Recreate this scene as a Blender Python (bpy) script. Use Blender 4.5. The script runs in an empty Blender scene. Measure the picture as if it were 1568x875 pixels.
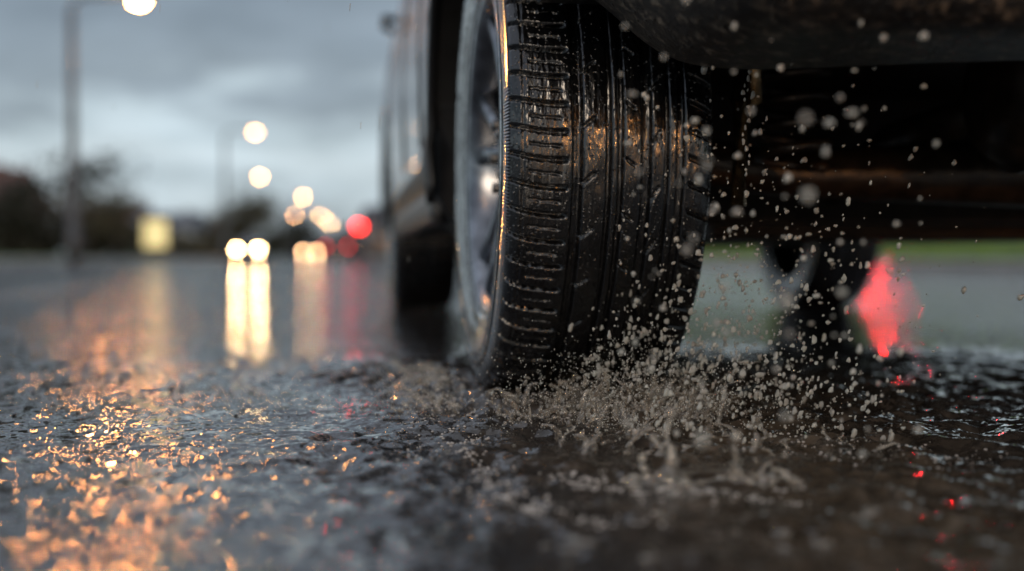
import bpy, bmesh, math, random
import numpy as np
from mathutils import Vector, Matrix, noise as mn
random.seed(7); rng=np.random.default_rng(7)
scene=bpy.context.scene
scene.view_settings.view_transform='Standard'
try: scene.view_settings.look='None'
except Exception: pass
scene.view_settings.exposure=0
R=math.radians
col=scene.collection

# ---------------------------------------------------------------- helpers
def link(o,parent=None):
    col.objects.link(o)
    if parent is not None: o.parent=parent
    return o
def empty(name,loc=(0,0,0),rz=0):
    e=bpy.data.objects.new(name,None); e.location=loc; e.rotation_euler=(0,0,rz); e.empty_display_size=.2
    return link(e)
def mesh_obj(name,verts,faces,mat=None,parent=None,smooth=True,loc=None):
    me=bpy.data.meshes.new(name)
    me.from_pydata([tuple(v) for v in verts] if not isinstance(verts,np.ndarray) else verts.tolist(),[],faces if not isinstance(faces,np.ndarray) else faces.tolist())
    me.update()
    if smooth: me.polygons.foreach_set('use_smooth',[True]*len(me.polygons))
    o=bpy.data.objects.new(name,me)
    if mat is not None:
        for m in (mat if isinstance(mat,(list,tuple)) else [mat]): me.materials.append(m)
    if loc is not None: o.location=loc
    return link(o,parent)
def box(name,c,s,mat,parent=None,bev=0.0,rot=None):
    bm=bmesh.new(); bmesh.ops.create_cube(bm,size=1)
    for v in bm.verts: v.co=Vector((v.co.x*s[0],v.co.y*s[1],v.co.z*s[2]))
    if bev>0: bmesh.ops.bevel(bm,geom=bm.edges[:],offset=bev,segments=2,affect='EDGES',profile=.6)
    me=bpy.data.meshes.new(name); bm.to_mesh(me); bm.free(); me.materials.append(mat)
    o=bpy.data.objects.new(name,me); o.location=c
    if rot: o.rotation_euler=rot
    return link(o,parent)
def tube_data(path,radii,n=10,cap=True):
    V=[];F=[]
    P=[Vector(p) for p in path]
    for i,p in enumerate(P):
        t=(P[min(i+1,len(P)-1)]-P[max(i-1,0)]).normalized()
        a=t.cross(Vector((0,0,1)))
        if a.length<.1: a=t.cross(Vector((1,0,0)))
        a.normalize(); b=t.cross(a).normalized()
        for k in range(n):
            an=2*math.pi*k/n
            V.append(tuple(p+(a*math.cos(an)+b*math.sin(an))*radii[i]))
    for i in range(len(P)-1):
        for k in range(n):
            F.append((i*n+k,i*n+(k+1)%n,(i+1)*n+(k+1)%n,(i+1)*n+k))
    if cap:
        F.append(tuple(range(n-1,-1,-1))); F.append(tuple((len(P)-1)*n+k for k in range(n)))
    return V,F
def tube(name,path,radii,mat,parent=None,n=12):
    if not isinstance(radii,(list,tuple)): radii=[radii]*len(path)
    V,F=tube_data(path,radii,n)
    return mesh_obj(name,V,F,mat,parent)
def mat_new(name):
    m=bpy.data.materials.new(name); m.use_nodes=True
    nt=m.node_tree; b=nt.nodes['Principled BSDF']
    return m,nt,b
def N(nt,t,**kw):
    n=nt.nodes.new(t)
    for k,v in kw.items():
        if k in n.inputs: n.inputs[k].default_value=v
        else: setattr(n,k,v)
    return n
def ramp(nt,fac,stops):
    r=nt.nodes.new('ShaderNodeValToRGB')
    while len(r.color_ramp.elements)<len(stops): r.color_ramp.elements.new(.5)
    for e,(p,c) in zip(r.color_ramp.elements,stops):
        e.position=p; e.color=(c,c,c,1) if not isinstance(c,(tuple,list)) else (*c,1)
    nt.links.new(fac,r.inputs[0]); return r
def simple_mat(name,c,rough=.5,metal=0,var=.3,scale=8,bump=0.0,spec=.5,coat=0):
    m,nt,b=mat_new(name)
    tc=N(nt,'ShaderNodeTexCoord'); nz=N(nt,'ShaderNodeTexNoise',Scale=scale,Detail=5)
    nt.links.new(tc.outputs['Object'],nz.inputs['Vector'])
    lo=tuple(x*(1-var) for x in c); hi=tuple(min(1,x*(1+var)) for x in c)
    r=ramp(nt,nz.outputs['Fac'],[(.3,lo),(.7,hi)])
    nt.links.new(r.outputs[0],b.inputs['Base Color'])
    b.inputs['Roughness'].default_value=rough; b.inputs['Metallic'].default_value=metal
    b.inputs['Specular IOR Level'].default_value=spec
    b.inputs['Coat Weight'].default_value=coat; b.inputs['Coat Roughness'].default_value=.04
    if bump>0:
        bp=N(nt,'ShaderNodeBump',Strength=1.0,Distance=bump)
        nt.links.new(nz.outputs['Fac'],bp.inputs['Height']); nt.links.new(bp.outputs[0],b.inputs['Normal'])
    return m
def emit_mat(name,c,s):
    m,nt,b=mat_new(name)
    b.inputs['Base Color'].default_value=(*c,1); b.inputs['Emission Color'].default_value=(*c,1); b.inputs['Emission Strength'].default_value=s
    return m

# ---------------------------------------------------------------- camera  (wheel side of the car, lens 20 cm above the road)
cam=bpy.data.cameras.new('camera'); co=bpy.data.objects.new('camera',cam); col.objects.link(co)
cam.lens=41; cam.sensor_width=36; cam.clip_start=.02; cam.clip_end=3000
co.location=(0,0,.2); co.rotation_euler=(R(90-1.41),0,R(-8.1))
cam.dof.use_dof=True; cam.dof.focus_distance=1.34; cam.dof.aperture_fstop=1.65
scene.camera=co

# ---------------------------------------------------------------- world: overcast dusk
w=bpy.data.worlds.new('World'); scene.world=w; w.use_nodes=True
nt=w.node_tree; bg=nt.nodes['Background']
sky=N(nt,'ShaderNodeTexSky'); sky.sky_type='NISHITA'; sky.sun_disc=False; sky.sun_elevation=R(9); sky.sun_rotation=R(165)
tc=N(nt,'ShaderNodeTexCoord'); sep=N(nt,'ShaderNodeSeparateXYZ'); nt.links.new(tc.outputs['Generated'],sep.inputs[0])
mp=N(nt,'ShaderNodeMapping'); mp.inputs['Scale'].default_value=(1.0,1.0,3.0); mp.inputs['Location'].default_value=(.35,0,.1); nt.links.new(tc.outputs['Generated'],mp.inputs[0])
nz=N(nt,'ShaderNodeTexNoise',Scale=5.0,Detail=6,Roughness=.55); nt.links.new(mp.outputs[0],nz.inputs['Vector'])
ma=N(nt,'ShaderNodeMath',operation='MULTIPLY_ADD'); ma.inputs[1].default_value=.26; nt.links.new(nz.outputs['Fac'],ma.inputs[0])
sub=N(nt,'ShaderNodeMath',operation='SUBTRACT'); sub.inputs[1].default_value=.13; nt.links.new(sep.outputs['Z'],sub.inputs[0]); nt.links.new(sub.outputs[0],ma.inputs[2])
rp=ramp(nt,ma.outputs[0],[(0.0,(.35,.43,.50)),(.03,(.43,.52,.59)),(.08,(.60,.70,.77)),(.115,(.50,.60,.67)),(.145,(.27,.325,.385)),(.24,(.215,.265,.325)),(.36,(.39,.44,.53)),(.6,(.45,.49,.57)),(1,(.45,.48,.54))])
nz2=N(nt,'ShaderNodeTexNoise',Scale=7,Detail=7,Roughness=.6); nt.links.new(mp.outputs[0],nz2.inputs['Vector'])
r2=ramp(nt,nz2.outputs['Fac'],[(.3,.76),(.7,1.2)])
mx=N(nt,'ShaderNodeMix',data_type='RGBA',blend_type='MULTIPLY'); mx.inputs[0].default_value=1
nt.links.new(rp.outputs[0],mx.inputs[6]); nt.links.new(r2.outputs[0],mx.inputs[7])
sk=N(nt,'ShaderNodeMix',data_type='RGBA',blend_type='MULTIPLY'); sk.inputs[0].default_value=1; sk.inputs[7].default_value=(.012,.012,.012,1)
nt.links.new(sky.outputs[0],sk.inputs[6])
ad=N(nt,'ShaderNodeMix',data_type='RGBA',blend_type='ADD'); ad.inputs[0].default_value=1
nt.links.new(mx.outputs[2],ad.inputs[6]); nt.links.new(sk.outputs[2],ad.inputs[7])
nt.links.new(ad.outputs[2],bg.inputs['Color']); bg.inputs['Strength'].default_value=1.0

sun=bpy.data.lights.new('sun','SUN'); sun.energy=.55; sun.angle=R(14); sun.color=(1,.80,.60)
so=bpy.data.objects.new('sun',sun); link(so); so.rotation_euler=(R(72),0,R(-20))   # low light from behind the camera

# ---------------------------------------------------------------- materials
def road_material():
    m,nt,b=mat_new('wet_asphalt')
    L=nt.links.new
    tc=N(nt,'ShaderNodeTexCoord'); sp=N(nt,'ShaderNodeSeparateXYZ'); L(tc.outputs['Object'],sp.inputs[0])
    ag=N(nt,'ShaderNodeTexNoise',Scale=160,Detail=4); L(tc.outputs['Object'],ag.inputs['Vector'])
    asp=ramp(nt,ag.outputs['Fac'],[(.3,(.018,.018,.019)),(.7,(.055,.052,.05))])
    wn=N(nt,'ShaderNodeTexNoise',Scale=5,Detail=4); L(tc.outputs['Object'],wn.inputs['Vector'])
    mx_=N(nt,'ShaderNodeMath',operation='MULTIPLY_ADD'); mx_.inputs[1].default_value=.35; L(wn.outputs['Fac'],mx_.inputs[0]); L(sp.outputs['X'],mx_.inputs[2])
    mr=N(nt,'ShaderNodeMapRange'); mr.inputs['From Min'].default_value=.24; mr.inputs['From Max'].default_value=.54; L(mx_.outputs[0],mr.inputs['Value'])
    mr2=N(nt,'ShaderNodeMapRange'); mr2.inputs['From Min'].default_value=.9; mr2.inputs['From Max'].default_value=.5; L(sp.outputs['X'],mr2.inputs['Value'])
    mr3=N(nt,'ShaderNodeMapRange'); mr3.inputs['From Min'].default_value=2.2; mr3.inputs['From Max'].default_value=1.5; L(sp.outputs['Y'],mr3.inputs['Value'])
    m1=N(nt,'ShaderNodeMath',operation='MULTIPLY'); L(mr.outputs[0],m1.inputs[0]); L(mr2.outputs[0],m1.inputs[1])
    m2=N(nt,'ShaderNodeMath',operation='MULTIPLY'); L(m1.outputs[0],m2.inputs[0]); L(mr3.outputs[0],m2.inputs[1])
    mudn=N(nt,'ShaderNodeTexNoise',Scale=14,Detail=3,Distortion=1.6); L(tc.outputs['Object'],mudn.inputs['Vector'])
    mud=ramp(nt,mudn.outputs['Fac'],[(.3,(.042,.031,.021)),(.55,(.09,.066,.044)),(.68,(.17,.13,.095))])
    cm=N(nt,'ShaderNodeMix',data_type='RGBA'); L(m2.outputs[0],cm.inputs[0]); L(asp.outputs[0],cm.inputs[6]); L(mud.outputs[0],cm.inputs[7])
    L(cm.outputs[2],b.inputs['Base Color'])
    rn=N(nt,'ShaderNodeTexNoise',Scale=1.3,Detail=5); L(tc.outputs['Object'],rn.inputs['Vector'])
    rr=ramp(nt,rn.outputs['Fac'],[(.35,.035),(.7,.07)]); L(rr.outputs[0],b.inputs['Roughness'])
    b.inputs['IOR'].default_value=1.65
    geo=N(nt,'ShaderNodeNewGeometry'); cur=geo.outputs['Normal']
    chop=N(nt,'ShaderNodeMapRange'); chop.inputs['From Min'].default_value=-.15; chop.inputs['From Max'].default_value=.25
    chop.inputs['To Min'].default_value=.90; chop.inputs['To Max'].default_value=1.3; L(sp.outputs['X'],chop.inputs['Value'])
    pt=N(nt,'ShaderNodeTexNoise',Scale=3.1,Detail=3); L(tc.outputs['Object'],pt.inputs['Vector'])
    pr=ramp(nt,pt.outputs['Fac'],[(.35,.65),(.62,1.25)])
    cp=N(nt,'ShaderNodeMath',operation='MULTIPLY'); L(chop.outputs[0],cp.inputs[0]); L(pr.outputs[0],cp.inputs[1])
    for sc,A,dt in ((78,1.05,1),(170,.62,1),(16,.24,1),(2.2,.10,1)):
        n=N(nt,'ShaderNodeTexNoise',Scale=sc,Detail=dt,Roughness=.5,Distortion=.5); L(tc.outputs['Object'],n.inputs['Vector'])
        s=N(nt,'ShaderNodeVectorMath',operation='SUBTRACT'); s.inputs[1].default_value=(.5,.5,.5); L(n.outputs['Color'],s.inputs[0])
        s2=N(nt,'ShaderNodeVectorMath',operation='MULTIPLY'); s2.inputs[1].default_value=(A*.75,A,0); L(s.outputs[0],s2.inputs[0])
        s3=N(nt,'ShaderNodeVectorMath',operation='SCALE'); L(s2.outputs[0],s3.inputs[0]); L(cp.outputs[0],s3.inputs['Scale'])
        ad=N(nt,'ShaderNodeVectorMath',operation='ADD'); L(cur,ad.inputs[0]); L(s3.outputs[0],ad.inputs[1]); cur=ad.outputs[0]
    nm=N(nt,'ShaderNodeVectorMath',operation='NORMALIZE'); L(cur,nm.inputs[0]); L(nm.outputs[0],b.inputs['Normal'])
    return m
M_road=road_material()

def rubber(name='wet_rubber',fine=True):
    m,nt,b=mat_new(name); L=nt.links.new
    tc=N(nt,'ShaderNodeTexCoord')
    n=N(nt,'ShaderNodeTexNoise',Scale=11,Detail=7,Roughness=.65); L(tc.outputs['Object'],n.inputs['Vector'])
    c=ramp(nt,n.outputs['Fac'],[(.35,(.003,.003,.004)),(.62,(.006,.006,.006)),(.8,(.016,.014,.012))]); L(c.outputs[0],b.inputs['Base Color'])
    r=ramp(nt,n.outputs['Fac'],[(.3,.10),(.5,.20),(.75,.38)]); L(r.outputs[0],b.inputs['Roughness'])
    b.inputs['IOR'].default_value=1.5
    b.inputs['Coat Weight'].default_value=1; b.inputs['Coat Roughness'].default_value=.04; b.inputs['Coat IOR'].default_value=1.5
    mpn=N(nt,'ShaderNodeMapping'); mpn.inputs['Scale'].default_value=(4,1,1); L(tc.outputs['Object'],mpn.inputs[0])
    n1=N(nt,'ShaderNodeTexNoise',Scale=26,Detail=3); L(mpn.outputs[0],n1.inputs['Vector'])
    n2=N(nt,'ShaderNodeTexVoronoi',Scale=170); L(tc.outputs['Object'],n2.inputs['Vector'])
    d=ramp(nt,n2.outputs['Distance'],[(.0,1.0),(.28,0.0)])
    b1=N(nt,'ShaderNodeBump',Strength=1,Distance=.0026); L(n1.outputs['Fac'],b1.inputs['Height'])
    b2=N(nt,'ShaderNodeBump',Strength=1,Distance=.0009); L(d.outputs[0],b2.inputs['Height']); L(b1.outputs[0],b2.inputs['Normal'])
    last=b2
    if fine:
        uv=N(nt,'ShaderNodeUVMap'); uv.uv_map='uv'; s=N(nt,'ShaderNodeSeparateXYZ'); L(uv.outputs[0],s.inputs[0])
        mu=N(nt,'ShaderNodeMath',operation='MULTIPLY'); mu.inputs[1].default_value=2*math.pi*520; L(s.outputs['X'],mu.inputs[0])
        si=N(nt,'ShaderNodeMath',operation='SINE'); L(mu.outputs[0],si.inputs[0])
        msk=ramp(nt,s.outputs['Y'],[(0,0.0),(.5,0.0),(.501,1.0),(.999,1.0)])
        m3=N(nt,'ShaderNodeMath',operation='MULTIPLY'); L(si.outputs[0],m3.inputs[0]); L(msk.outputs[0],m3.inputs[1])
        b3=N(nt,'ShaderNodeBump',Strength=1,Distance=.0011); L(m3.outputs[0],b3.inputs['Height']); L(b2.outputs[0],b3.inputs['Normal']); last=b3
    L(last.outputs[0],b.inputs['Normal']); L(last.outputs[0],b.inputs['Coat Normal'])
    return m
M_rub=rubber(); M_rub2=rubber('tyre_rubber_plain',False)
M_alloy=simple_mat('alloy',(.26,.27,.29),.24,1,.4,30,.0006)
M_under=simple_mat('underbody_dirt',(.03,.021,.014),.5,0,.6,20,.004)
M_chas=simple_mat('oily_steel',(.05,.036,.025),.33,.3,.6,30,.003)
M_well=simple_mat('arch_liner',(.008,.008,.008),.7,0,.4,20,.002)
M_glint_steel=simple_mat('damper_steel_orange_glint',(.55,.38,.2),.2,1,.5,60,.002)  # orange reflection of warm lamps put into the left damper's base colour
M_glass=simple_mat('tinted_glass',(.01,.012,.014),.03,0,.1,3,0,.8)
M_dark=simple_mat('black_trim',(.012,.012,.013),.35,0,.3,20,.0005)
M_disc=simple_mat('brake_disc',(.2,.18,.16),.35,1,.3,40,.0004)
def paint(name,c,coat=1,cr=.05,rb=(.10,.32),drops=.0012):
    m,nt,b=mat_new(name); L=nt.links.new
    tc=N(nt,'ShaderNodeTexCoord'); n=N(nt,'ShaderNodeTexNoise',Scale=7,Detail=7,Roughness=.65); L(tc.outputs['Object'],n.inputs['Vector'])
    r=ramp(nt,n.outputs['Fac'],[(.35,c),(.7,tuple(x*1.8+.02 for x in c))]); L(r.outputs[0],b.inputs['Base Color'])
    rr=ramp(nt,n.outputs['Fac'],[(.35,rb[0]),(.75,rb[1])]); L(rr.outputs[0],b.inputs['Roughness'])
    b.inputs['Metallic'].default_value=.4; b.inputs['Coat Weight'].default_value=coat; b.inputs['Coat Roughness'].default_value=cr
    v=N(nt,'ShaderNodeTexVoronoi',Scale=120); L(tc.outputs['Object'],v.inputs['Vector'])
    d=ramp(nt,v.outputs['Distance'],[(0,1.0),(.3,0.0)])
    bp=N(nt,'ShaderNodeBump',Strength=.8,Distance=drops); L(d.outputs[0],bp.inputs['Height']); L(bp.outputs[0],b.inputs['Normal']); L(bp.outputs[0],b.inputs['Coat Normal'])
    return m
M_paint=paint('dark_wet_paint',(.055,.04,.037),.65,.05,(.3,.5),.0006)
def muddy_plastic():
    m,nt,b=mat_new('muddy_plastic'); L=nt.links.new
    tc=N(nt,'ShaderNodeTexCoord')
    n=N(nt,'ShaderNodeTexNoise',Scale=70,Detail=8,Roughness=.7,Distortion=.4); L(tc.outputs['Object'],n.inputs['Vector'])
    c=ramp(nt,n.outputs['Fac'],[(.46,(.014,.014,.015)),(.55,(.04,.034,.029)),(.62,(.24,.19,.14)),(.72,(.45,.37,.28))]); L(c.outputs[0],b.inputs['Base Color'])
    b.inputs['Roughness'].default_value=.3
    v=N(nt,'ShaderNodeTexVoronoi',Scale=110); L(tc.outputs['Object'],v.inputs['Vector'])
    d=ramp(nt,v.outputs['Distance'],[(0,1.0),(.3,0.0)])
    b1=N(nt,'ShaderNodeBump',Strength=1,Distance=.003); L(d.outputs[0],b1.inputs['Height'])
    b2=N(nt,'ShaderNodeBump',Strength=1,Distance=.003); L(n.outputs['Fac'],b2.inputs['Height']); L(b1.outputs[0],b2.inputs['Normal'])
    L(b2.outputs[0],b.inputs['Normal']); return m
M_mudpl=muddy_plastic()
def water_mat(name,c,tr,rough=.08,bump=0):
    m,nt,b=mat_new(name); L=nt.links.new
    tc=N(nt,'ShaderNodeTexCoord'); n=N(nt,'ShaderNodeTexNoise',Scale=45,Detail=4); L(tc.outputs['Object'],n.inputs['Vector'])
    r=ramp(nt,n.outputs['Fac'],[(.3,tuple(x*.7 for x in c)),(.7,tuple(min(1,x*1.15) for x in c))]); L(r.outputs[0],b.inputs['Base Color'])
    b.inputs['Transmission Weight'].default_value=tr; b.inputs['IOR'].default_value=1.36; b.inputs['Roughness'].default_value=rough
    b.inputs['Specular IOR Level'].default_value=.9
    b.inputs['Coat Weight'].default_value=.7; b.inputs['Coat Roughness'].default_value=.02
    if bump:
        n3=N(nt,'ShaderNodeTexNoise',Scale=190,Detail=3); L(tc.outputs['Object'],n3.inputs['Vector'])
        bp=N(nt,'ShaderNodeBump',Strength=1,Distance=bump); L(n3.outputs['Fac'],bp.inputs['Height']); L(bp.outputs[0],b.inputs['Normal'])
    return m
M_splash=water_mat('muddy_water',(.92,.80,.68),.80,.02,.0005)
M_drop=water_mat('droplet_water',(1.0,.90,.78),.58,.03)

# ---------------------------------------------------------------- road sheet (one sheet to the horizon)
def axis(lo,hi,step,far_lo,far_hi,g=1.16):
    a=list(np.arange(lo,hi,step)); s=step; x=a[-1]
    while x<far_hi: s=min(s*g,200); x+=s; a.append(x)
    s=step; x=a[0]; pre=[]
    while x>far_lo: s=min(s*g,200); x-=s; pre.append(x)
    return np.array(pre[::-1]+a)
xs=axis(-.45,1.05,.0045,-900,900); ys=axis(.45,2.25,.0045,-300,1800)
GX,GY=np.meshgrid(xs,ys)
def sm(x,a,b):
    t=np.clip((x-a)/(b-a),0,1); return t*t*(3-2*t)
def waves(X,Y,lmin,lmax,n,seed,power=1.0):
    r=np.random.default_rng(seed); H=np.zeros_like(X)
    for i in range(n):
        lam=lmin*(lmax/lmin)**r.random(); k=2*math.pi/lam; a=r.random()*2*math.pi
        ph=r.random()*6.28
        H+=lam**power*np.sin(k*(X*math.cos(a)+Y*math.sin(a))+ph+1.5*np.sin(3*X*math.sin(a)+5*Y*math.cos(a)+ph))
    return H/ (math.sqrt(n)*lmax**power)
near=sm(GX,-1.2,-.6)*(1-sm(GX,1.1,1.7))*sm(GY,.2,.45)*(1-sm(GY,2.0,2.9))
chop=sm(GX+.1*np.sin(GY*7),-.12,.16)
w1=waves(GX,GY,.022,.085,60,1); w2=waves(GX,GY,.035,.16,40,2)
tx,ty=.32,1.70
dist=np.sqrt(((GX-tx)/1.0)**2+((GY-ty))**2)
prox=np.exp(-((np.clip(dist-.14,0,None))/.45)**2)
w1r=1-2*np.sqrt(np.abs(w1)/1.5+1e-6)
GZ=near*( .0004*w1 + .0009*w2 + chop*(.0030*w1+.0040*w2) + chop*prox*(.0035*w1+.007*w1r+.004*w2))
ring=np.exp(-((dist-.42)/.10)**2)*np.sin(dist*95+1.5*w2)*.0035*chop
GZ+=near*ring
bow=np.exp(-((np.sqrt(((GX-.32)/.19)**2+((GY-1.70)/.20)**2)-1)/.28)**2)
GZ+=bow*(.011+.011*w1)
for k in range(46):
    cx,cy=random.uniform(-.35,.9),random.uniform(.7,2.0); rr0=random.uniform(.006,.028)
    dd=np.sqrt((GX-cx)**2+(GY-cy)**2); GZ+=.0014*np.exp(-((dd-rr0)/.007)**2)*np.cos((dd-rr0)*520)
nx,ny=len(xs),len(ys)
def height_at(x,y):
    i=min(max(np.searchsorted(xs,x),1),nx-1); j=min(max(np.searchsorted(ys,y),1),ny-1); return float(GZ[j,i])
V=np.stack([GX.ravel(),GY.ravel(),GZ.ravel()],1)
i=np.arange((ny-1)*(nx-1)); r_=i//(nx-1); c_=i%(nx-1); a=r_*nx+c_
F=np.stack([a,a+1,a+nx+1,a+nx],1)
me=bpy.data.meshes.new('wet_road')
me.vertices.add(len(V)); me.vertices.foreach_set('co',V.ravel())
me.loops.add(F.size); me.loops.foreach_set('vertex_index',F.ravel().astype(np.int32))
me.polygons.add(len(F)); me.polygons.foreach_set('loop_start',(np.arange(len(F))*4).astype(np.int32))
me.update(calc_edges=True); me.validate()
me.polygons.foreach_set('use_smooth',[True]*len(me.polygons)); me.materials.append(M_road)
link(bpy.data.objects.new('wet_road',me))

M_line=simple_mat('road_paint',(.30,.30,.29),.22,0,.5,25,.0015)
V=[];F=[]
def quad(x0,x1,y0,y1,z):
    b0=len(V); V.extend([(x0,y0,z),(x1,y0,z),(x1,y1,z),(x0,y1,z)]); F.append((b0,b0+1,b0+2,b0+3))
for k in range(14): quad(-1.75,-1.64,5.2+k*9,8.2+k*9,.005)
quad(-8.05,-7.93,-20,330,.005); quad(8.2,8.32,-20,330,.005)
mesh_obj('lane_markings',V,F,M_line,smooth=False)

M_kerb=simple_mat('kerb_concrete',(.2,.2,.19),.3,0,.3,6,.003)
M_grass=simple_mat('grass_soil',(.08,.13,.025),.8,0,.5,2,.05)
def strip(name,prof,y0,y1,mat,n=60):
    V=[];F=[]; m=len(prof)
    for j in range(n+1):
        y=y0+(y1-y0)*(j/n)**1.5
        for (x,z) in prof: V.append((x,y,z))
    for j in range(n):
        for k in range(m-1): F.append((j*m+k,j*m+k+1,(j+1)*m+k+1,(j+1)*m+k))
    o=mesh_obj(name,V,F,mat,smooth=False); return o
strip('kerb',[(-8.55,-.02),(-8.55,.11),(-8.57,.125),(-8.68,.13)],-10,400,M_kerb)
strip('pavement',[(-8.68,.13),(-10.6,.14)],-10,400,M_kerb)
strip('grass_verge',[(-10.6,.14),(-14,.22),(-60,.5),(-300,1.0)],-10,600,M_grass)
strip('kerb',[(8.9,-.02),(8.9,.11),(8.92,.125),(9.02,.13)][::-1],-10,400,M_kerb)
strip('pavement',[(9.02,.13),(10.4,.14)][::-1],-10,400,M_kerb)
strip('grass_bank',[(10.4,.14),(11.6,.36),(13.2,.72),(15,.86),(60,1.2),(300,1.6)][::-1],-10,600,M_grass)
M_blade=simple_mat('grass_blades',(.17,.29,.045),.5,0,.4,3,0)
V=[];F=[]
for k in range(9000):
    x=random.uniform(10.5,14.5); y=random.uniform(8,45)
    z=np.interp(x,[10.4,11.6,13.2,15],[.14,.36,.72,.86])
    h=random.uniform(.06,.16); a=random.random()*3.14; dx=math.cos(a)*.02; dy=math.sin(a)*.02
    b0=len(V); V.extend([(x-dx,y-dy,z),(x+dx,y+dy,z),(x+random.uniform(-.05,.05),y+random.uniform(-.05,.05),z+h)]); F.append((b0,b0+1,b0+2))
mesh_obj('grass',V,F,M_blade,smooth=False)

# ---------------------------------------------------------------- wheel
def wheel(name,parent,loc,W=.26,Rt=.36,hi=False,flip=False,rim_r=.232,squash=.008):
    root=bpy.data.objects.new(name,None); root.location=loc; link(root,parent)
    if flip: root.rotation_euler=(0,0,math.pi)
    hw=W/2; NP=66; NT=NP*20 if hi else 96
    side=[(-.105,rim_r-.004),(-.116,rim_r+.004),(-.122,rim_r+.012),(-.1245,rim_r+.018),(-.1235,rim_r+.024),(-.126,rim_r+.030),(-.131,rim_r+.045),(-.1335,rim_r+.058),(-.1345,rim_r+.066),(-.1335,rim_r+.067),(-.134,rim_r+.074),(-.1335,rim_r+.084),(-.1325,rim_r+.0845),(-.131,rim_r+.090),(-.1325,rim_r+.0905),(-.1310,rim_r+.098),(-.1285,rim_r+.108),(-.1275,rim_r+.1085)]
    sc=hw/.13
    sd=[(a*sc,b*1.0) for a,b in side]
    ntr=150 if hi else 24
    tw=np.linspace(-.1255*sc,.1255*sc,ntr)
    def crown(wv):
        u=abs(wv)/(.13*sc)
        return Rt-.008*u**2-.012*max(0,(u-.82)/.18)**2.2
    prof=[(a,b,0) for a,b in sd]+[(x,crown(x),1) for x in tw]+[(-a,b,0) for a,b in sd[::-1]]
    P=np.array([(a,b) for a,b,_ in prof]); K=np.array([k for _,_,k in prof])
    th=np.linspace(0,2*math.pi,NT,endpoint=False)
    TH,WW=np.meshgrid(th,P[:,0],indexing='ij'); RR=np.repeat(P[None,:,1],NT,0); KK=np.repeat(K[None,:],NT,0)
    w_=WW/sc
    dep=np.zeros_like(WW)
    for c,h,dd in ((-.046,.0060,1),(-.007,.0032,.9),(.008,.0035,1),(.040,.0060,1),(.066,.0022,.7),(.084,.0050,1)):
        dep=np.maximum(dep,dd*(1-sm(np.abs(w_-c),h*.75,h*1.25)))
    if hi:
        ph=TH*NP/(2*math.pi)
        def lat(phase,width):
            f=np.abs((phase%1)-.5); return sm(f,.5-width,.5-width*.5)
        u=(w_+.046)/(-.08)
        l1=lat(ph+.45*u**2-.22*u,.095)*((w_<-.058))*sm(u,.12,.20)
        l1b=lat(ph+.5+.45*u**2-.22*u,.035)*((w_<-.066)&(w_>-.104))*.5
        u2=(w_+.004)/.042
        l2=lat(ph*.5+.5*u2,.04)*((w_>-.040)&(w_<-.024))*.8
        l3=lat(ph*.5+.25-.5*u2,.03)*((w_>.014)&(w_<.026))*.7
        l4=lat(ph*.5+.6+.5*(w_-.06)/.02,.04)*((w_>.046)&(w_<.058))*.7
        l5=lat(ph+.2-.5*(w_-.09)/.04,.09)*(w_>.094)*.95
        for l in (l1,l1b,l2,l3,l4,l5): dep=np.maximum(dep,l)
        dep=np.maximum(dep,.35*(1-sm(np.abs(w_+.112),.0006,.0016)))
        RR=RR+KK*.0004*np.sin(TH*37+w_*90)*np.sin(TH*11)
        cs=np.array([-.13,-.046,-.007,.008,.040,.066,.084,.13])
        idx=np.clip(np.searchsorted(cs,w_)-1,0,6); mid=(cs[idx]+cs[idx+1])/2; hwid=(cs[idx+1]-cs[idx])/2
        RR=RR-KK*.0012*((w_-mid)/hwid)**2*(idx>0)*(idx<6)
    RR=RR-dep*.0088*KK
    Xc=WW; Yc=RR*np.cos(TH); Zc=RR*np.sin(TH)
    lim=-(Rt-squash)
    Zc=np.where(Zc<lim,lim+(Zc-lim)*.02,Zc)
    V=np.stack([Xc.ravel(),Yc.ravel(),Zc.ravel()],1); m=len(P)
    ii,kk=np.meshgrid(np.arange(NT),np.arange(m-1),indexing='ij')
    a=ii*m+kk; b_=((ii+1)%NT)*m+kk
    F=np.stack([a,b_,b_+1,a+1],-1).reshape(-1,4)
    me=bpy.data.meshes.new('tyre'); me.vertices.add(len(V)); me.vertices.foreach_set('co',V.ravel())
    me.loops.add(F.size); me.loops.foreach_set('vertex_index',F.ravel().astype(np.int32))
    me.polygons.add(len(F)); me.polygons.foreach_set('loop_start',(np.arange(len(F))*4).astype(np.int32))
    me.update(calc_edges=True)
    uvl=me.uv_layers.new(name='uv')
    uu=np.stack([ii,ii+1,ii+1,ii],-1).reshape(-1)/NT
    rr=P[:,1]; sb=((K==0)&(rr>rim_r+.0846)).astype(float)*.8
    vv=np.stack([sb[kk],sb[kk],sb[kk+1],sb[kk+1]],-1).reshape(-1)
    uvl.data.foreach_set('uv',np.stack([uu,vv],1).ravel())
    me.polygons.foreach_set('use_smooth',[True]*len(me.polygons)); me.materials.append(M_rub if hi else M_rub2)
    link(bpy.data.objects.new('tyre',me),root)
    rp=[(.10*sc,rim_r-.004),(.09*sc,rim_r-.014),(-.02*sc,rim_r-.03),(-.085*sc,rim_r-.016),(-.104*sc,rim_r-.012),(-.116*sc,rim_r-.004),(-.120*sc,rim_r+.004),(-.119*sc,rim_r+.009),(-.110*sc,rim_r+.008)]
    V=[];F=[];n=96;m=len(rp)
    for i in range(n):
        t=2*math.pi*i/n
        for (x,r) in rp: V.append((x,r*math.cos(t),r*math.sin(t)))
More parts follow.
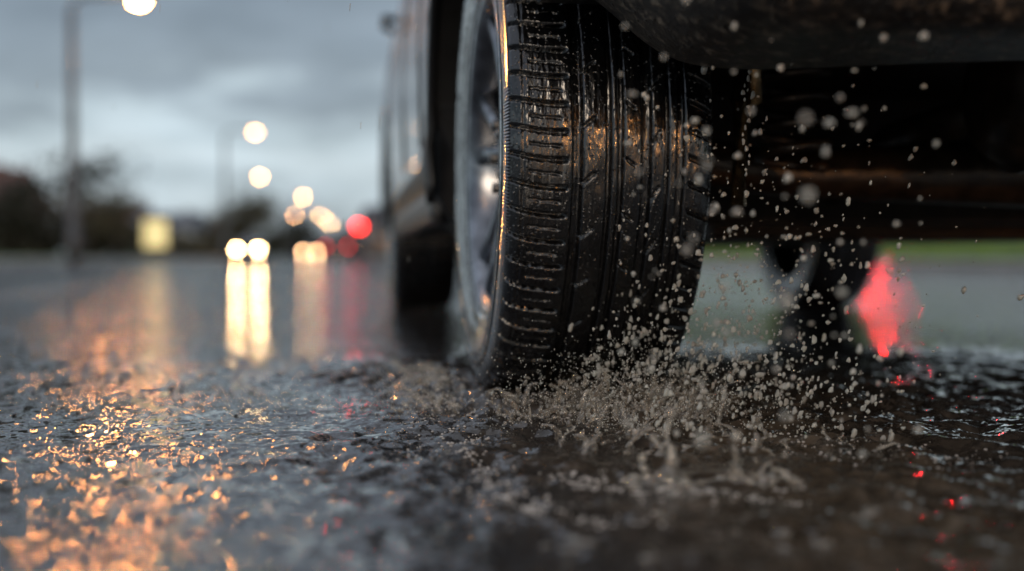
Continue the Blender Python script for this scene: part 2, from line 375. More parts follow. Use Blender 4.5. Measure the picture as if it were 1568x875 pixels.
    for i in range(n):
        for k in range(m-1):
            a=i*m+k; b=((i+1)%n)*m+k; F.append((a,a+1,b+1,b))
    mesh_obj('rim_barrel',V,F,M_alloy,root)
    V=[];F=[]
    for s in range(10):
        t0=2*math.pi*(s//2)/5+.3+(-.13 if s%2 else .13); t1=2*math.pi*(s//2)/5+.3+(-.22 if s%2 else .22)
        st=[(.05,-.085,.020,.030),(.10,-.090,.014,.028),(.17,-.098,.013,.026),(.222,-.108,.017,.022)]
        b0=len(V)
        for j,(r,x,hwid,dp) in enumerate(st):
            f=j/3; t=t0+(t1-t0)*f
            cy,cz=math.cos(t),math.sin(t); px,pz=-cz,cy
            for (e,dx) in ((-1,.010),(-.55,0),(.55,0),(1,.010),(.8,dp),(-.8,dp)):
                V.append((x*sc+dx,r*cy+e*hwid*px,r*cz+e*hwid*pz))
        for j in range(3):
            for k in range(6):
                a=b0+j*6+k; b=b0+j*6+(k+1)%6; F.append((a,b,b+6,a+6))
        F.append(tuple(b0+k for k in range(5,-1,-1))); F.append(tuple(b0+18+k for k in range(6)))
    mesh_obj('spokes',V,F,M_alloy,root)
    tube('hub',[(-.095*sc,0,0),(-.088*sc,0,0),(-.03,0,0)],[.03,.066,.07],M_alloy,root,24)
    for k in range(5):
        t=k*2*math.pi/5; tube('lug_nut_%d'%(k+1),[(-.104*sc,.05*math.cos(t),.05*math.sin(t)),(-.085*sc,.05*math.cos(t),.05*math.sin(t))],.009,M_disc,root,6)
    tube('brake_disc',[(-.035,0,0),(-.01,0,0)],.165,M_disc,root,48)
    tube('axle_stub',[(-.01,0,0),(.18,0,0)],.04,M_chas,root,16)
    tube('inner_wheel_web',[(-.005,0,0),(.02,0,0)],.19,M_under,root,32)
    return root

# ---------------------------------------------------------------- car body loft
def car_body(name,parent,L0,L1,half,x0,mat,axles=None,wellR=.405,low=.27,rear_low=.5,rear_step=2.12,H=1.68,boolean=True,belt=.96):
    LEN=L1-L0; S=LEN/4.6
    Tk=[(.85,.98),(.90,1.15),(1.0,1.40),(1.15,1.60),(1.5,1.67),(2.4,1.68),(3.3,1.66),(3.8,1.58),(4.2,1.40),(4.7,1.16),(5.1,1.06),(5.35,.94),(5.42,.80),(5.45,.60)]
    Pk=[(.85,.22),(.90,.15),(1.0,.09),(1.15,.05),(1.4,.02),(1.8,0),(4.9,0),(5.2,.06),(5.35,.15),(5.42,.24),(5.45,.36)]
    base=[(.16,0,'b'),(.05,.0,'b'),(.015,.05,'b'),(.004,.12,'b'),(.0,.5,'z'),(-.004,.62,'z'),(0.0,.76,'z'),(.010,.86,'z'),(.018,.96,'z'),(.03,1.04,'z'),(.065,1.09,'z'),(.10,1.18,'z'),(.155,1.32,'z'),(.215,1.46,'z'),(.26,1.56,'z'),(.33,1.63,'z'),(.5,1.67,'z'),(.95,1.68,'z')]
    ysl=sorted(set([.85,.87,.90,.95,1.0,1.08,1.15,1.3,1.5,1.8,2.05,2.10,2.16,2.2,2.5,2.8,3.1,3.4,3.7,3.9,4.1,4.3,4.5,4.7,4.9,5.1,5.2,5.3,5.38,5.42,5.45]))
    V=[];rings=[]
    for y in ysl:
        T=np.interp(y,[a for a,_ in Tk],[b for _,b in Tk]); pl=np.interp(y,[a for a,_ in Pk],[b for _,b in Pk])
        zb=rear_low if y<rear_step else (low if y>rear_step+.06 else (rear_low+low)/2)
        zb=zb+max(0,(y-5.2))*.25
        half_pts=[]
        for (s,z,k) in base:
            if k=='b': zz=zb+z
            else:
                zz=max(z,zb+.13+.02*z)
                if zz>.96:
                    zz=.96+(zz-.96)*max(0,(T-.96))/.72 if T>.96 else T-.002
                zz=min(zz,T)
            hf=half-s*(half/.95)-pl
            half_pts.append((max(hf,0.0),zz*H/1.68))
        ring=[]
        for (h,z) in half_pts: ring.append((x0-h,(y-.85)*S+L0,z))
        for (h,z) in half_pts[::-1][1:]: ring.append((x0+h,(y-.85)*S+L0,z))
        rings.append(ring)
    n=len(rings[0]); F=[];MI=[]
    for r in rings: V.extend(r)
    nb=len(base)
    for j in range(len(ysl)-1):
        ym=(ysl[j]+ysl[j+1])/2
        for k in range(n):
            a=j*n+k; b=j*n+(k+1)%n; F.append((a,a+n,b+n,b))
            kk=k if k<nb-1 else (2*(nb-1)-1-k)
            mi=0
            if k==n-1: mi=3
            elif 10<=kk<=12 and 1.2<ym<4.15 and not(1.75<ym<1.85 or 3.0<ym<3.08): mi=1
            elif kk>=13 and 3.8<ym<4.7: mi=1
            elif kk<=2: mi=2
            MI.append(mi)
    F.append(tuple(range(n))); MI.append(0); F.append(tuple((len(ysl)-1)*n+k for k in range(n-1,-1,-1))); MI.append(0)
    o=mesh_obj(name,V,F,[mat,M_glass,M_dark,M_under,M_well],parent)
    o.data.polygons.foreach_set('material_index',MI)
    bm=bmesh.new(); bm.from_mesh(o.data); bmesh.ops.remove_doubles(bm,verts=bm.verts,dist=.0004); bmesh.ops.recalc_face_normals(bm,faces=bm.faces)
    bm.to_mesh(o.data); bm.free()
    if boolean:
        cuts=[]
        for ay in axles:
            for sgn in (-1,1):
                xa=x0+sgn*half; 
                Vc,Fc=tube_data([(xa-.42,ay,.37),(xa+.42,ay,.37)],[wellR,wellR],64)
                c=mesh_obj('cut',Vc,Fc,[mat,M_glass,M_dark,M_under,M_well],None)
                c.data.polygons.foreach_set('material_index',[4]*len(c.data.polygons)); cuts.append(c)
        for c in cuts:
            md=o.modifiers.new('b','BOOLEAN'); md.operation='DIFFERENCE'; md.object=c; md.solver='EXACT'
        dg=bpy.context.evaluated_depsgraph_get(); dg.update()
        me=bpy.data.meshes.new_from_object(o.evaluated_get(dg)); o.modifiers.clear(); old=o.data; o.data=me
        for c in cuts: bpy.data.objects.remove(c)
    try:
        o.data.set_sharp_from_angle(angle=R(38))
    except Exception: pass
    return o

car=empty('muddy_suv_car')
car_body('body_shell',car,.85,5.45,.95,1.10,M_paint,axles=[1.75,4.55])
wheel('rear_left_wheel',car,(.325,1.75,.352),hi=True)
wheel('front_left_wheel',car,(.29,4.55,.352),W=.24)
wheel('rear_right_wheel',car,(1.875,1.75,.352),flip=True)
wheel('front_right_wheel',car,(1.90,4.55,.352),flip=True)
for nm,yy,xx in (('rear_left_arch_trim',1.75,.155),('front_left_arch_trim',4.55,.155),('rear_right_arch_trim',1.75,2.045),('front_right_arch_trim',4.55,2.045)):
    pts=[]
    for k in range(41):
        a=R(-10+200*k/40)
        pts.append((xx,yy+.405*math.cos(a),.37+.405*math.sin(a)))
    if 'rear' in nm: pts=[p for p in pts if p[1]>yy-.38]
    tube(nm,pts,.010,M_dark,car,8)
st=[(.17,.56,1.38,1.22),(.215,.535,1.36,1.12),(.255,.51,1.34,1.04),(.295,.475,1.31,.98),(.33,.43,1.285,.94),(.37,.405,1.26,.92),(.43,.395,1.22,.90),(.55,.392,1.13,.875),(.75,.39,1.05,.86),(1.1,.392,1.02,.85)]
st=st+[(2.2-a,b,c,d) for a,b,c,d in st[::-1][1:]]
V=[];F=[]
for (x,zb,yf,yr) in st:
    sec=[(yr+.01,.86),(yr-.012,.80),(yr-.02,.66),(yr-.012,.56 if zb<.5 else zb+.06),(yr+.02,zb+.035),(yr+.06,zb+.006),((yr+yf)/2,zb),(yf-.03,zb-.002),(yf-.006,zb+.006),(yf,zb+.03),(yf+.0,zb+.12),(yf-.02,.72),(yf-.05,.86)]
    for (y,z) in sec: V.append((x,y,z))
m=len(sec)
for j in range(len(st)-1):
    for k in range(m):
        F.append((j*m+k,j*m+(k+1)%m,(j+1)*m+(k+1)%m,(j+1)*m+k))
F.append(tuple(range(m))); F.append(tuple((len(st)-1)*m+k for k in range(m-1,-1,-1)))
bo=mesh_obj('rear_bumper',V,F,M_mudpl,car); sb=bo.modifiers.new('s','SUBSURF'); sb.levels=2; sb.render_levels=2
tube('muffler',[(.90,1.55,.44),(.92,1.55,.44),(.95,1.55,.44),(1.6,1.55,.44),(1.62,1.55,.44)],[.06,.10,.115,.115,.07],M_chas,car,32)
tube('muffler_seam',[(.945,1.55,.44),(.955,1.55,.44)],[.121,.121],M_chas,car,32)
tube('exhaust_pipe',[(.95,1.6,.42),(.93,1.9,.40),(.95,2.2,.33),(1.0,2.6,.30),(1.0,4.0,.30)],.03,M_chas,car)
tube('axle_beam',[(.45,1.75,.36),(.7,1.78,.33),(1.1,1.78,.34),(1.5,1.78,.33),(1.75,1.75,.36)],[.04,.035,.06,.035,.04],M_chas,car)
tube('trailing_arm_left',[(.50,1.75,.30),(.56,2.0,.30),(.62,2.3,.33)],[.03,.035,.03],M_chas,car)
tube('trailing_arm_right',[(1.70,1.75,.30),(1.64,2.0,.30),(1.58,2.3,.33)],[.03,.035,.03],M_chas,car)
tube('damper_left',[(.535,1.55,.27),(.535,1.54,.40),(.535,1.52,.41),(.54,1.5,.62)],[.011,.011,.022,.022],M_glint_steel,car)
tube('damper_right',[(1.665,1.55,.27),(1.665,1.54,.40),(1.665,1.52,.41),(1.66,1.5,.62)],[.011,.011,.022,.022],M_chas,car)
pts=[(.64+.05*math.cos(k*.5),1.62+.05*math.sin(k*.5),.33+k*.0028) for k in range(76)]
tube('coil_spring_left',pts,.008,M_chas,car,8)
tube('tow_crossbar',[(.5,1.32,.50),(1.7,1.32,.50)],.03,M_chas,car)
box('heat_shield',(1.25,2.26,.335),(1.1,.04,.10),M_chas,car,.015)
box('sump_guard',(1.1,4.6,.25),(.9,1.0,.03),M_under,car,.01)
box('fuel_tank',(1.2,2.75,.27),(.9,.8,.07),M_under,car,.03)
box('sill_left',(.19,3.15,.30),(.06,1.8,.07),M_dark,car,.02); box('sill_right',(2.01,3.15,.30),(.06,1.8,.07),M_dark,car,.02)
for sx,nm in ((-1,'left'),(1,'right')):
    X=1.10+sx*.95
    bm=bmesh.new(); bmesh.ops.create_icosphere(bm,subdivisions=3,radius=1)
    for v in bm.verts: v.co=Vector((v.co.x*.09,v.co.y*(.06 if v.co.y>0 else .03),v.co.z*.065))
    me=bpy.data.meshes.new('wing_mirror_'+nm); bm.to_mesh(me); bm.free(); me.materials.append(M_dark); me.polygons.foreach_set('use_smooth',[True]*len(me.polygons))
    o=link(bpy.data.objects.new('wing_mirror_'+nm,me),car); o.location=(X+sx*.06,3.95,1.20)
    tube('mirror_stalk_'+nm,[(X-sx*.08,3.98,1.11),(X+sx*.03,3.96,1.16)],.02,M_dark,car)
    for k,yy in enumerate((2.62,3.72)): tube('door_handle_%s_%d'%(nm,k+1),[(X+sx*.0,yy-.1,.93),(X+sx*.028,yy-.07,.94),(X+sx*.028,yy+.07,.94),(X+sx*.0,yy+.1,.93)],.011,M_dark,car,8)
    for k,yy in enumerate((2.35,3.04,4.08)): tube('door_seam_%s_%d'%(nm,k+1),[(X+sx*.001,yy,.42),(X+sx*.004,yy,.6),(X-sx*.0,yy,.76),(X-sx*.012,yy,.90),(X-sx*.03,yy,1.04)],.003,M_well,car,6)
    box('tail_lamp_'+nm,(X-sx*.14,.90,.93),(.16,.08,.22),simple_mat('tail_lens',(.25,.01,.01),.1),car,.02)
    box('head_lamp_'+nm,(X-sx*.30,5.34,.74),(.26,.12,.12),M_glass,car,.03)
box('number_plate',(1.1,.822,.74),(.52,.012,.11),simple_mat('plate',(.6,.6,.55),.3),car,.003)

# ---------------------------------------------------------------- splash
def blob_mesh(spheres,name,mat,voxel=.0028,smooth_it=6):
    bm=bmesh.new(); bmesh.ops.create_icosphere(bm,subdivisions=1,radius=1)
    bv=np.array([v.co[:] for v in bm.verts]); bf=np.array([[v.index for v in f.verts] for f in bm.faces]); bm.free()
    S=np.array(spheres); k=len(bv)
    V=(bv[None]*S[:,None,3:4]+S[:,None,:3]).reshape(-1,3)
    F=(bf[None]+(np.arange(len(S))*k)[:,None,None]).reshape(-1,3)
    o=mesh_obj(name,V,F,mat)
    m=o.modifiers.new('r','REMESH'); m.mode='VOXEL'; m.voxel_size=voxel; m.use_smooth_shade=True
    s=o.modifiers.new('s','SMOOTH'); s.factor=.5; s.iterations=smooth_it
    dg=bpy.context.evaluated_depsgraph_get(); dg.update()
    me=bpy.data.meshes.new_from_object(o.evaluated_get(dg)); o.modifiers.clear(); o.data=me
    me.polygons.foreach_set('use_smooth',[True]*len(me.polygons))
    return o
sph=[]
U=random.uniform
def strand(x,y,h,r0=.008,lean=(0,0),wob=.008,head=1.0):
    n=max(8,int(h/.0018)); px=random.random()*9; z0=height_at(x,y)-.005
    for i in range(n):
        t=i/(n-1)
        if t>.72 and math.sin(t*46+px)<-.55: continue
        r=r0*(.26+.9*(1-t)**3+.13*math.sin(t*17+px)+.07*math.sin(t*41+px)+.30*head*math.exp(-((t-.94)/.05)**2))
        X=x+lean[0]*t*t+wob*(math.sin(t*5+px)+.35*math.sin(t*15+px*2))*t; Y=y+lean[1]*t+wob*math.cos(t*6+px*2)*t
        sph.append((X,Y,z0+h*t,max(r,.0011)))
def arc(x,y,v,ang,up,r0,n=34,brk=.55):
    """ballistic ligament, irregular, breaking into beads after the first third"""
    z0=height_at(x,y)-.003; g=9.8; T=2*up/g*U(.45,.85); px=random.random()*9
    wx=U(-1,1)*.0045; wy=U(-1,1)*.0045
    for i in range(n):
        t=T*i/(n-1); f=i/(n-1)
        X=x+v*math.cos(ang)*t+wx*(math.sin(f*9+px)+.4*math.sin(f*27+px)); Y=y+v*math.sin(ang)*t+wy*math.cos(f*8+px); Z=z0+up*t-.5*g*t*t
        m_=math.sin(f*24+px)+.6*math.sin(f*51+px*2)
        if f>.25 and m_<-1.1+brk*2.6*f: continue
        sph.append((X,Y,Z,max(.0009,r0*(1.15-.75*f)*(1+.45*m_*.5))))
def burst(x,y,rad,n,up,r0=.004,v=.35,a0=-90,spread=80):
    for _ in range(n):
        a=random.random()*6.28; d=rad*math.sqrt(random.random())
        arc(x+d*math.cos(a),y+d*math.sin(a),v*U(.1,1),R(a0+random.gauss(0,spread)),up*U(.2,1)**.8,r0*U(.4,1.15))
def lump(x,y,rad,n,h):
    for _ in range(n):
        a=random.random()*6.28; d=rad*math.sqrt(random.random()); X=x+d*math.cos(a); Y=y+d*math.sin(a)
        sph.append((X,Y,height_at(X,Y)+h*random.random()**2*(1-d/rad*.6),U(.0014,.004)))
strand(.282,1.00,.068,.0095,(.008,0),.006,1.5); strand(.292,1.012,.044,.008,(-.016,0),.007); strand(.268,.995,.026,.009,(-.02,.01))
strand(.345,.99,.050,.0085,(-.012,0),.007,1.6); strand(.362,.985,.034,.007,(.024,0),.007)
strand(.31,1.13,.032,.006,(.012,0),.006)
lump(.285,1.0,.032,44,.010); lump(.355,.99,.032,40,.009)
strand(.33,1.40,.066,.005,(.012,0),.008); strand(.30,1.37,.045,.005,(-.01,0),.008); strand(.36,1.38,.055,.005,(.02,0),.008); strand(.345,1.30,.04,.006,(.01,-.02),.008)
strand(.215,1.36,.050,.0034,(0,0),.002,.6); strand(.197,1.45,.03,.003,(0,0),.002)
burst(.33,1.42,.08,50,1.15,.0029,.6,-70,70); burst(.38,1.38,.08,46,1.15,.0028,.7,-40,70)
burst(.42,1.46,.07,34,1.3,.0026,.9,-40,60); burst(.27,1.40,.08,32,.80,.0028,.5,-110,70)
burst(.30,1.22,.09,26,.66,.0034,.5); burst(.285,1.0,.05,14,.55,.0034,.5,-90,120); burst(.35,.98,.05,13,.55,.0034,.5,-90,120)
burst(.46,1.2,.12,22,.65,.0030,.5); burst(.32,.84,.09,10,.42,.0040,.4,-90,120); burst(.19,.80,.06,6,.33,.0040,.4,-90,120)
for k in range(100):
    y=U(1.46,2.08); x=.165-.07*random.random()
    arc(x,y,U(.1,.6),R(180+random.gauss(0,50)),U(.2,.66),U(.0018,.0036))
for k in range(22): lump(U(.07,.17),U(1.45,2.05),.03,10,.011)
for k in range(80):
    arc(U(.18,.48),U(1.42,1.53),U(.1,.6),R(-90+random.gauss(0,60)),U(.2,.9),U(.0017,.0034))
for k in range(20): lump(U(.18,.50),U(1.36,1.52),.03,11,.011)
sph=[s for s in sph if not(s[0]>.19 and s[0]<.46 and 1.60<s[1]<1.9)]
blob_mesh(sph,'water_splash',M_splash,.00125,2)

# foam: patches of tiny bubbles broken up along winding trails
bm=bmesh.new(); bmesh.ops.create_icosphere(bm,subdivisions=2,radius=1)
bv=np.array([v.co[:] for v in bm.verts]); bf=np.array([[v.index for v in f.verts] for f in bm.faces]); bm.free()
bm=bmesh.new(); bmesh.ops.create_icosphere(bm,subdivisions=1,radius=1)
bv1=np.array([v.co[:] for v in bm.verts]); bf1=np.array([[v.index for v in f.verts] for f in bm.faces]); bm.free()
M_foam=simple_mat('foam_bubbles',(.62,.56,.50),.08,0,.25,60,0,1.0)
VV=[];FF=[];off=0
def bubble(x,y,r):
    global off
    z=height_at(x,y); VV.append(bv1*np.array([r,r,r*.6])+np.array([x,y,z+r*.05])); FF.append(bf1+off); off+=len(bv1)
def foam(pts,wd,dens,rm=.0016):
    for (a,b) in zip(pts[:-1],pts[1:]):
        n=int(math.dist(a,b)*dens)
        for i in range(n):
            t=random.random(); 
            x=a[0]+(b[0]-a[0])*t+random.gauss(0,wd); y=a[1]+(b[1]-a[1])*t+random.gauss(0,wd*1.3)
            q=mn.noise(Vector((x*38,y*38,3)))+.5*mn.noise(Vector((x*95,y*95,7)))
            if abs(q)>.075: continue
            bubble(x,y,rm*random.choice([.35,.45,.6,.8,1.0,1.5]))
foam([(.13,1.32),(.12,1.2),(.135,1.08),(.13,.98),(.15,.90),(.19,.86),(.23,.84)],.013,7500,.0014)
foam([(.20,1.05),(.215,.99),(.25,.955),(.27,.96),(.30,.93),(.35,.93),(.38,.96)],.012,7500,.0014)
foam([(.10,1.5),(.08,1.36),(.06,1.22),(.07,1.1)],.014,2400,.0012)
foam([(.12,2.0),(.11,1.8),(.11,1.6),(.14,1.46)],.022,8500,.0015)
foam([(.15,1.46),(.3,1.42),(.48,1.45)],.028,9500,.0015)
foam([(.42,1.28),(.50,1.15),(.62,1.08)],.03,4500,.0013)
mesh_obj('foam',np.concatenate(VV),np.concatenate(FF),M_foam)

# droplets
VV=[];FF=[];off=0
def drop(x,y,z,r,el=1.0,d=(0,0,1)):
    global off
    B,Fb=(bv,bf) if r>.0011 else (bv1,bf1)
    d=np.array(d,float); d/=np.linalg.norm(d)+1e-9
    rs=r*(1+.22*np.sin(B[:,0]*3+random.random()*6)+.18*np.sin(B[:,2]*4+random.random()*6))
    v=B*rs[:,None]; pr=v@d; v=v+np.outer(pr*(el-1),d)
    VV.append(v+np.array([x,y,z])); FF.append(Fb+off); off+=len(B)
for k in range(1700):
    t=random.random()
    x0=U(.29,.47)
    dx=abs(random.gauss(0,.19))*t**.8; dz=(.03+.36*t*random.random()**.8)
    X=x0+dx; Y=1.50-.28*t*random.random()-.04; Z=.015+dz*(1.1-.5*dx)
    if random.random()<.45: X=U(.28,.60); Z=U(.01,.14)*random.random()**.6; Y=U(1.15,1.5)
    r=random.choice([.0007,.0009,.0011,.0014,.0019,.0028])*U(.7,1.2)
    drop(X,Y,Z,r,U(1,1.8),(U(-.2,.6),-.3,1))
# fine mist hugging the splash
for k in range(2600):
    X=random.gauss(.34,.09); Y=U(1.22,1.52); Z=abs(random.gauss(0,.04))+.004
    if X<.16: continue
    drop(X,Y,Z,U(.0004,.0010),U(1,1.6),(U(-.5,.5),-.3,1))
for k in range(500):
    drop(U(.03,.16),U(1.4,2.05),abs(random.gauss(0,.014))+.003,U(.0004,.0011),U(1,1.5))
for k in range(130):
    Y=U(.85,1.18); ang=R(8.1+U(5,20)); X=Y*math.tan(ang); Z=U(.02,.40)
    drop(X,Y,Z,U(.0010,.0032),U(1,1.4),(.3,-.3,1))
for k in range(12):
    Y=U(.72,.86); ang=R(8.1+U(8,17)); X=Y*math.tan(ang)
    drop(X,Y,U(.02,.34),U(.002,.0038),1.2)
for k in range(16):
    z=.30+k*.008; drop(.455+.004*math.sin(k),1.29,z,U(.0012,.0024),1.5)
for k in range(160):
    drop(U(-.5,.3),U(.9,2.2),U(.003,.05)*random.random(),U(.0006,.0012),1.2)
mesh_obj('water_droplets',np.concatenate(VV),np.concatenate(FF),M_drop)
VV=[];FF=[];off=0
for k in range(130):
    y=U(1.1,6); x=U(-.45,.10)*y if k%3 else U(.1,.5)*y
    drop(x,y,U(.05,.2+.24*y),U(.0003,.0005)*(.6+.3*y),U(12,20),(.05,0,1))
mesh_obj('rain',np.concatenate(VV),np.concatenate(FF),M_drop)

M_grit=simple_mat('grit_stone',(.03,.028,.026),.3,0,.6,90,0)
VV=[];FF=[];off=0
for k in range(260):
    cxx=random.gauss(-.45,.22); cyy=random.gauss(1.75,.35)
    if k%5==0: cxx=U(-.9,.2); cyy=U(.9,3.2)
    r=U(.0006,.0017) if k%9 else U(.002,.0028)
    nzv=np.array([mn.noise(Vector(v)*1.3+Vector((k,0,0))) for v in bv])
    v=bv*np.array([r*U(.8,2.2),r*U(.8,1.4),r*U(.4,.9)])*(1+.9*nzv[:,None])
    VV.append(v+np.array([cxx,cyy,.001])); FF.append(bf+off); off+=len(bv)
mesh_obj('road_grit',np.concatenate(VV),np.concatenate(FF),M_grit)

# ---------------------------------------------------------------- street lamps
M_pole=simple_mat('galvanised_pole',(.10,.105,.11),.45,.5,.2,4)
def street_lamp(hx,hy,h,side,strength,colr=(1,.62,.28),arm=1.9,rad=.20):
    root=empty('street_lamp',(hx+side*arm,hy,0)); s=-side
    tube('pole',[(0,0,-.05),(0,0,.9),(0,0,.92),(0,0,h*.5),(0,0,h-.35)],[.18,.17,.15,.13,.10],M_pole,root,14)
    pts=[(0,0,h-.4)]+[(s*.5*(1-math.cos(a)),0,h-.4+.5*math.sin(a)) for a in [R(15*k) for k in range(1,7)]]+[(s*(arm-.3),0,h+.14)]
    tube('arm',pts,.06,M_pole,root,10)
    V=[];F=[]
    for j,(xx,wd,t,b) in enumerate([(-.36,.05,.14,.06),(-.2,.12,.20,.03),(.15,.16,.19,.03),(.34,.08,.12,.05)]):
        for (e,z) in ((-1,b),(-.7,t),(.7,t),(1,b)): V.append((s*(arm+xx),e*wd,h+z))
    for j in range(3):
        for k in range(4): F.append((j*4+k,j*4+(k+1)%4,(j+1)*4+(k+1)%4,(j+1)*4+k))
    F+= [(0,1,2,3),(15,14,13,12)]
    mesh_obj('lamp_head',V,F,M_pole,root)
    bm=bmesh.new(); bmesh.ops.create_icosphere(bm,subdivisions=2,radius=1)
    for v in bm.verts: v.co=Vector((v.co.x*rad*1.1,v.co.y*rad*.8,v.co.z*rad*.7))
    me=bpy.data.meshes.new('lamp_bowl'); bm.to_mesh(me); bm.free(); me.materials.append(emit_mat('sodium_lamp',colr,strength))
    o=link(bpy.data.objects.new('lamp_bowl',me),root); o.location=(s*arm,0,h+.0)
    return root
warm=(1,.43,.12); pale=(1,.50,.18)
street_lamp(-5.95,35.4,7.66,-1,190,warm)
street_lamp(-3.9,19.5,7.6,-1,680,(1,.36,.08))
street_lamp(-5.7,76,8.15,-1,38,pale)
street_lamp(-8.4,118,8.15,-1,70,pale)
street_lamp(-5.7,160,8.3,-1,110,pale)
street_lamp(-10.2,240,8.6,-1,150,(1,.42,.14))
street_lamp(-5.0,236,8.3,-1,190,pale)
street_lamp(-4.0,300,8.6,-1,260,pale)
street_lamp(21,-80,6.7,1,17000,(1,.38,.08))
street_lamp(13,-50,4.0,1,6000,(1,.38,.08))
street_lamp(-5.9,-9,7.9,-1,90,(1,.45,.14))

# ---------------------------------------------------------------- other traffic
def small_car(name,x,y,facing,colr,lamps,H=1.5):
    root=empty(name,(x,y,0),0 if facing>0 else math.pi)
    pm=paint('paint_'+name,colr)
    car_body('body_shell',root,-2.1,2.1,.87,0,pm,axles=[-1.28,1.3],wellR=.36,low=.24,rear_low=.26,H=H,boolean=False)
    for k,(xx,yy) in enumerate(((-.78,-1.28),(-.78,1.3),(.78,-1.28),(.78,1.3))):
        s=1 if xx>0 else -1
        tube('tyre_%d'%(k+1),[(xx-s*.11,yy,.31),(xx-s*.1,yy,.31),(xx+s*.10,yy,.31),(xx+s*.115,yy,.31)],[.27,.31,.31,.26],M_rub2,root,28)
        tube('rim_%d'%(k+1),[(xx+s*.10,yy,.31),(xx+s*.118,yy,.31)],[.2,.19],M_alloy,root,20)
    yl=-2.12 if lamps[0]=='tail' else 2.02
    for s in lamps[4]:
        bm=bmesh.new(); bmesh.ops.create_icosphere(bm,subdivisions=2,radius=1)
        for v in bm.verts: v.co=Vector((v.co.x*lamps[3],v.co.y*.08,v.co.z*lamps[3]*.8))
        me=bpy.data.meshes.new('lamp'); bm.to_mesh(me); bm.free(); me.materials.append(emit_mat('lamp_'+lamps[0],lamps[1],lamps[2]))
        o=link(bpy.data.objects.new('tail_lamp' if lamps[0]=='tail' else 'head_lamp',me),root); o.location=(s*.72,yl,lamps[5])
    return root
small_car('oncoming_car',-6.7,84,-1,(.05,.05,.06),('head',(1,.60,.26),170,.13,(-1,1),.70))
small_car('oncoming_car',-3.9,132,-1,(.08,.08,.08),('head',(1,.56,.26),120,.13,(-1,1),.70))
small_car('van_ahead',1.15,41,1,(.03,.03,.035),('tail',(1,.010,.006),22,.15,(-1,1),1.2),H=1.95)
small_car('car_ahead',-.6,78,1,(.05,.03,.03),('tail',(1,.02,.015),6,.13,(-1,1),.85))
small_car('added_glint_car',4.6,-15,1,(.05,.05,.05),('head',(1,.42,.12),300,.13,(-1,1),.62))  # unseen car added behind the camera; headlamps give tyre glints and light droplets

tl=empty('traffic_light',(19.6,41.3,.9))
tube('post',[(0,0,-.3),(0,0,3.2)],.06,M_pole,tl)
box('housing',(0,-.02,2.0),(.34,.22,.95),M_dark,tl,.03)
for k,(c,s) in enumerate((((1,.006,.006),2000),((.05,.03,0),0),((0,.04,.01),0))):
    bm=bmesh.new(); bmesh.ops.create_uvsphere(bm,u_segments=20,v_segments=10,radius=.13)
    me=bpy.data.meshes.new('lens'); bm.to_mesh(me); bm.free(); me.materials.append(emit_mat('signal_%d'%k,c,s)); o=link(bpy.data.objects.new('signal_lens_%d'%(k+1),me),tl); o.location=(0,-.10,2.30-.3*k); o.scale=(1,.5,1)

sg=empty('illuminated_sign',(-9.4,60,0))
tube('post_1',[(-.45,0,0),(-.45,0,1.0)],.04,M_pole,sg); tube('post_2',[(.45,0,0),(.45,0,1.0)],.04,M_pole,sg)
box('panel',(0,0,1.35),(1.25,.10,1.5),M_dark,sg,.02); box('lit_face',(0,-.06,1.35),(1.12,.03,1.36),emit_mat('sign_face',(.95,.78,.36),.85),sg,.005)

# ---------------------------------------------------------------- trees & houses
M_bark=simple_mat('bark',(.04,.03,.025),.8,0,.4,6,.02)
def leafm(name,c): return simple_mat(name,c,.6,0,.5,1.2)
L1=leafm('leaves_dark',(.04,.042,.028)); L2=leafm('leaves_olive',(.08,.07,.035)); L3=leafm('leaves_autumn',(.12,.075,.035))
def tree(name,x,y,h,cr,mat,n=1500,seed=0,z0=.2,dens=1):
    r=random.Random(seed); root=empty(name,(x,y,z0))
    V,F=tube_data([(0,0,-.2),(0.05,0,h*.3),(-.05,.05,h*.55),(0,0,h*.9)],[h*.035,h*.026,h*.018,h*.006],8)
    tips=[]
    for k in range(11):
        a=k*2.4+r.random(); z=h*(.3+.5*r.random()); l=cr*(.5+.5*r.random())
        p=[(0,0,z),(l*.5*math.cos(a),l*.5*math.sin(a),z+l*.35),(l*math.cos(a),l*math.sin(a),z+l*.6)]
        v,f=tube_data(p,[h*.012,h*.008,h*.003],5); b=len(V); V+=v; F+=[tuple(q+b for q in g) for g in f]; tips.append(p[2]); tips.append(p[1])
    tips.append((0,0,h*.85)); mesh_obj('trunk',V,F,M_bark,root)
    V=[];F=[]
    for k in range(n):
        t=r.choice(tips); s=cr*.30
        p=Vector((t[0]+r.gauss(0,s),t[1]+r.gauss(0,s),t[2]+r.gauss(0,s*.8)))
        a=Vector((r.gauss(0,1),r.gauss(0,1),r.gauss(0,1))).normalized()*cr*.10*r.uniform(.5,1.3); c=Vector((r.gauss(0,1),r.gauss(0,1),r.gauss(0,1))).normalized()*cr*.07
        b=len(V); V+=[tuple(p-a),tuple(p+c),tuple(p+a),tuple(p-c)]; F.append((b,b+1,b+2,b+3))
    mesh_obj('crown',V,F,mat,root,smooth=False)
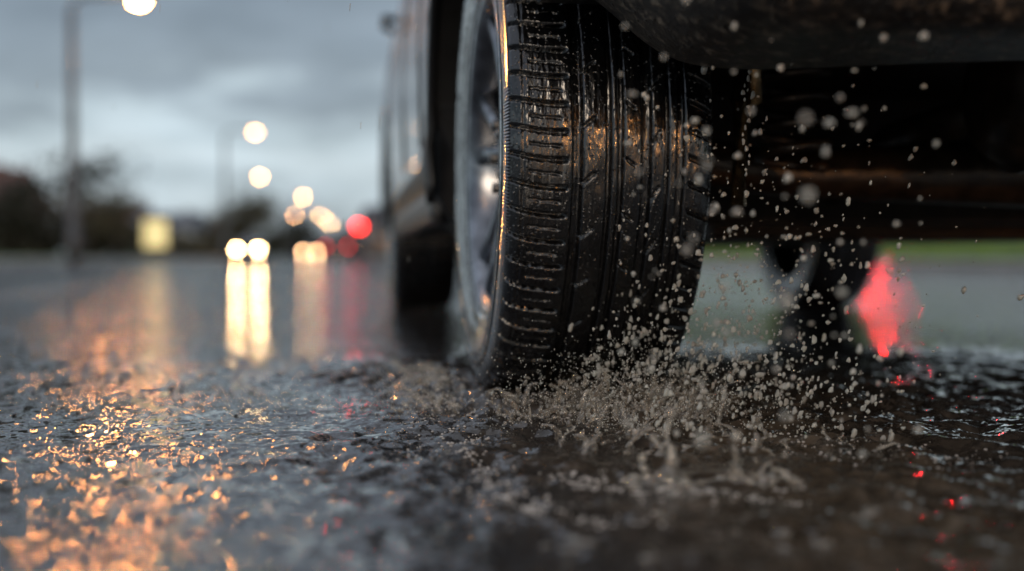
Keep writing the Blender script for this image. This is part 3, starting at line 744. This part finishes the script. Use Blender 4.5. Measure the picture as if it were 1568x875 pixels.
def hedge(name,x0,x1,y0,y1,h,mat,n=1600,seed=1,z0=.2,step=1.0):
    r=random.Random(seed); V=[];F=[]
    for k in range(n):
        t=r.random(); u=mn.noise(Vector((t*9+seed,seed,0)))*.5+.75
        p=Vector((x0+(x1-x0)*t+r.gauss(0,.6),y0+(y1-y0)*t+r.gauss(0,.6),z0+h*u*r.random()**.7))
        s=.35*step
        a=Vector((r.gauss(0,1),r.gauss(0,1),r.gauss(0,1))).normalized()*s; c=Vector((r.gauss(0,1),r.gauss(0,1),r.gauss(0,1))).normalized()*s*.7
        b=len(V); V+=[tuple(p-a),tuple(p+c),tuple(p+a),tuple(p-c)]; F.append((b,b+1,b+2,b+3))
    mesh_obj(name,V,F,mat,smooth=False)
tree('bare_tree',-12.6,60,5.0,2.0,L1,420,3)
tree('tree',-16.2,60,3.6,1.8,L1,1500,4); tree('tree',-10.9,58,2.9,1.2,L2,1200,5); tree('tree',-14.6,66,3.3,1.7,L3,1300,9)
tree('tree',-9.2,112,5.2,2.5,L2,1500,6); tree('tree',-12,118,3.8,1.9,L3,1300,7); tree('tree',-6.0,150,4.8,2.3,L1,1200,8)
hedge('hedge',-24,-11.2,56,63,2.2,L1,2200,2)
hedge('hedge',-11.6,-10.2,70,110,1.7,L2,1400,3)
hedge('distant_tree_row',-60,70,270,290,7,L1,5200,5,0,4.5)
M_brick=simple_mat('brick',(.20,.09,.06),.8,0,.3,3); M_roof=simple_mat('roof_tile',(.14,.06,.045),.6,0,.3,5); M_rend=simple_mat('render_wall',(.4,.42,.44),.7,0,.15,2)
M_win=simple_mat('window_glass',(.03,.035,.04),.08); M_rgrey=simple_mat('slate',(.10,.11,.13),.5,0,.3,5)
def house(name,x,y,w_,d,h,rh,wall,roof,rz=0,storeys=2):
    root=empty(name,(x,y,.2),rz)
    box('walls',(0,0,h/2),(w_,d,h),wall,root)
    o=.3; V=[(-w_/2-o,-d/2-o,h-.05),(w_/2+o,-d/2-o,h-.05),(w_/2+o,d/2+o,h-.05),(-w_/2-o,d/2+o,h-.05),(-w_/2-o,0,h+rh),(w_/2+o,0,h+rh)]
    mesh_obj('roof',V,[(0,1,5,4),(2,3,4,5),(0,4,3),(1,2,5),(3,2,1,0)],roof,root,smooth=False)
    nw=max(2,int(w_/2.4))
    for s in range(storeys):
        for k in range(nw):
            if s==0 and k==nw//2:
                box('door',(-w_/2+(k+.5)*w_/nw,-d/2-.03,1.0),(.95,.08,2.0),M_dark,root,.01); continue
            box('window_%d_%d'%(s,k),(-w_/2+(k+.5)*w_/nw,-d/2-.02,(s+.55)*h/storeys),(1.1,.06,h/storeys*.42),M_win,root,.01)
            box('sill_%d_%d'%(s,k),(-w_/2+(k+.5)*w_/nw,-d/2-.06,(s+.55)*h/storeys-h/storeys*.24),(1.25,.12,.07),M_kerb,root,.005)
    box('chimney',(w_*.3,0,h+rh*.8),(.6,.5,1.2),wall,root,.01)
house('brick_house',-21.5,70,7,7,3.0,2.0,M_brick,M_roof,R(-8))
house('rendered_house',-16.2,112,5.5,6,2.6,1.5,M_rend,M_rgrey,R(-5),1)
house('rendered_house',-24,128,6.5,6,3.6,1.8,M_rend,M_roof,R(-5))
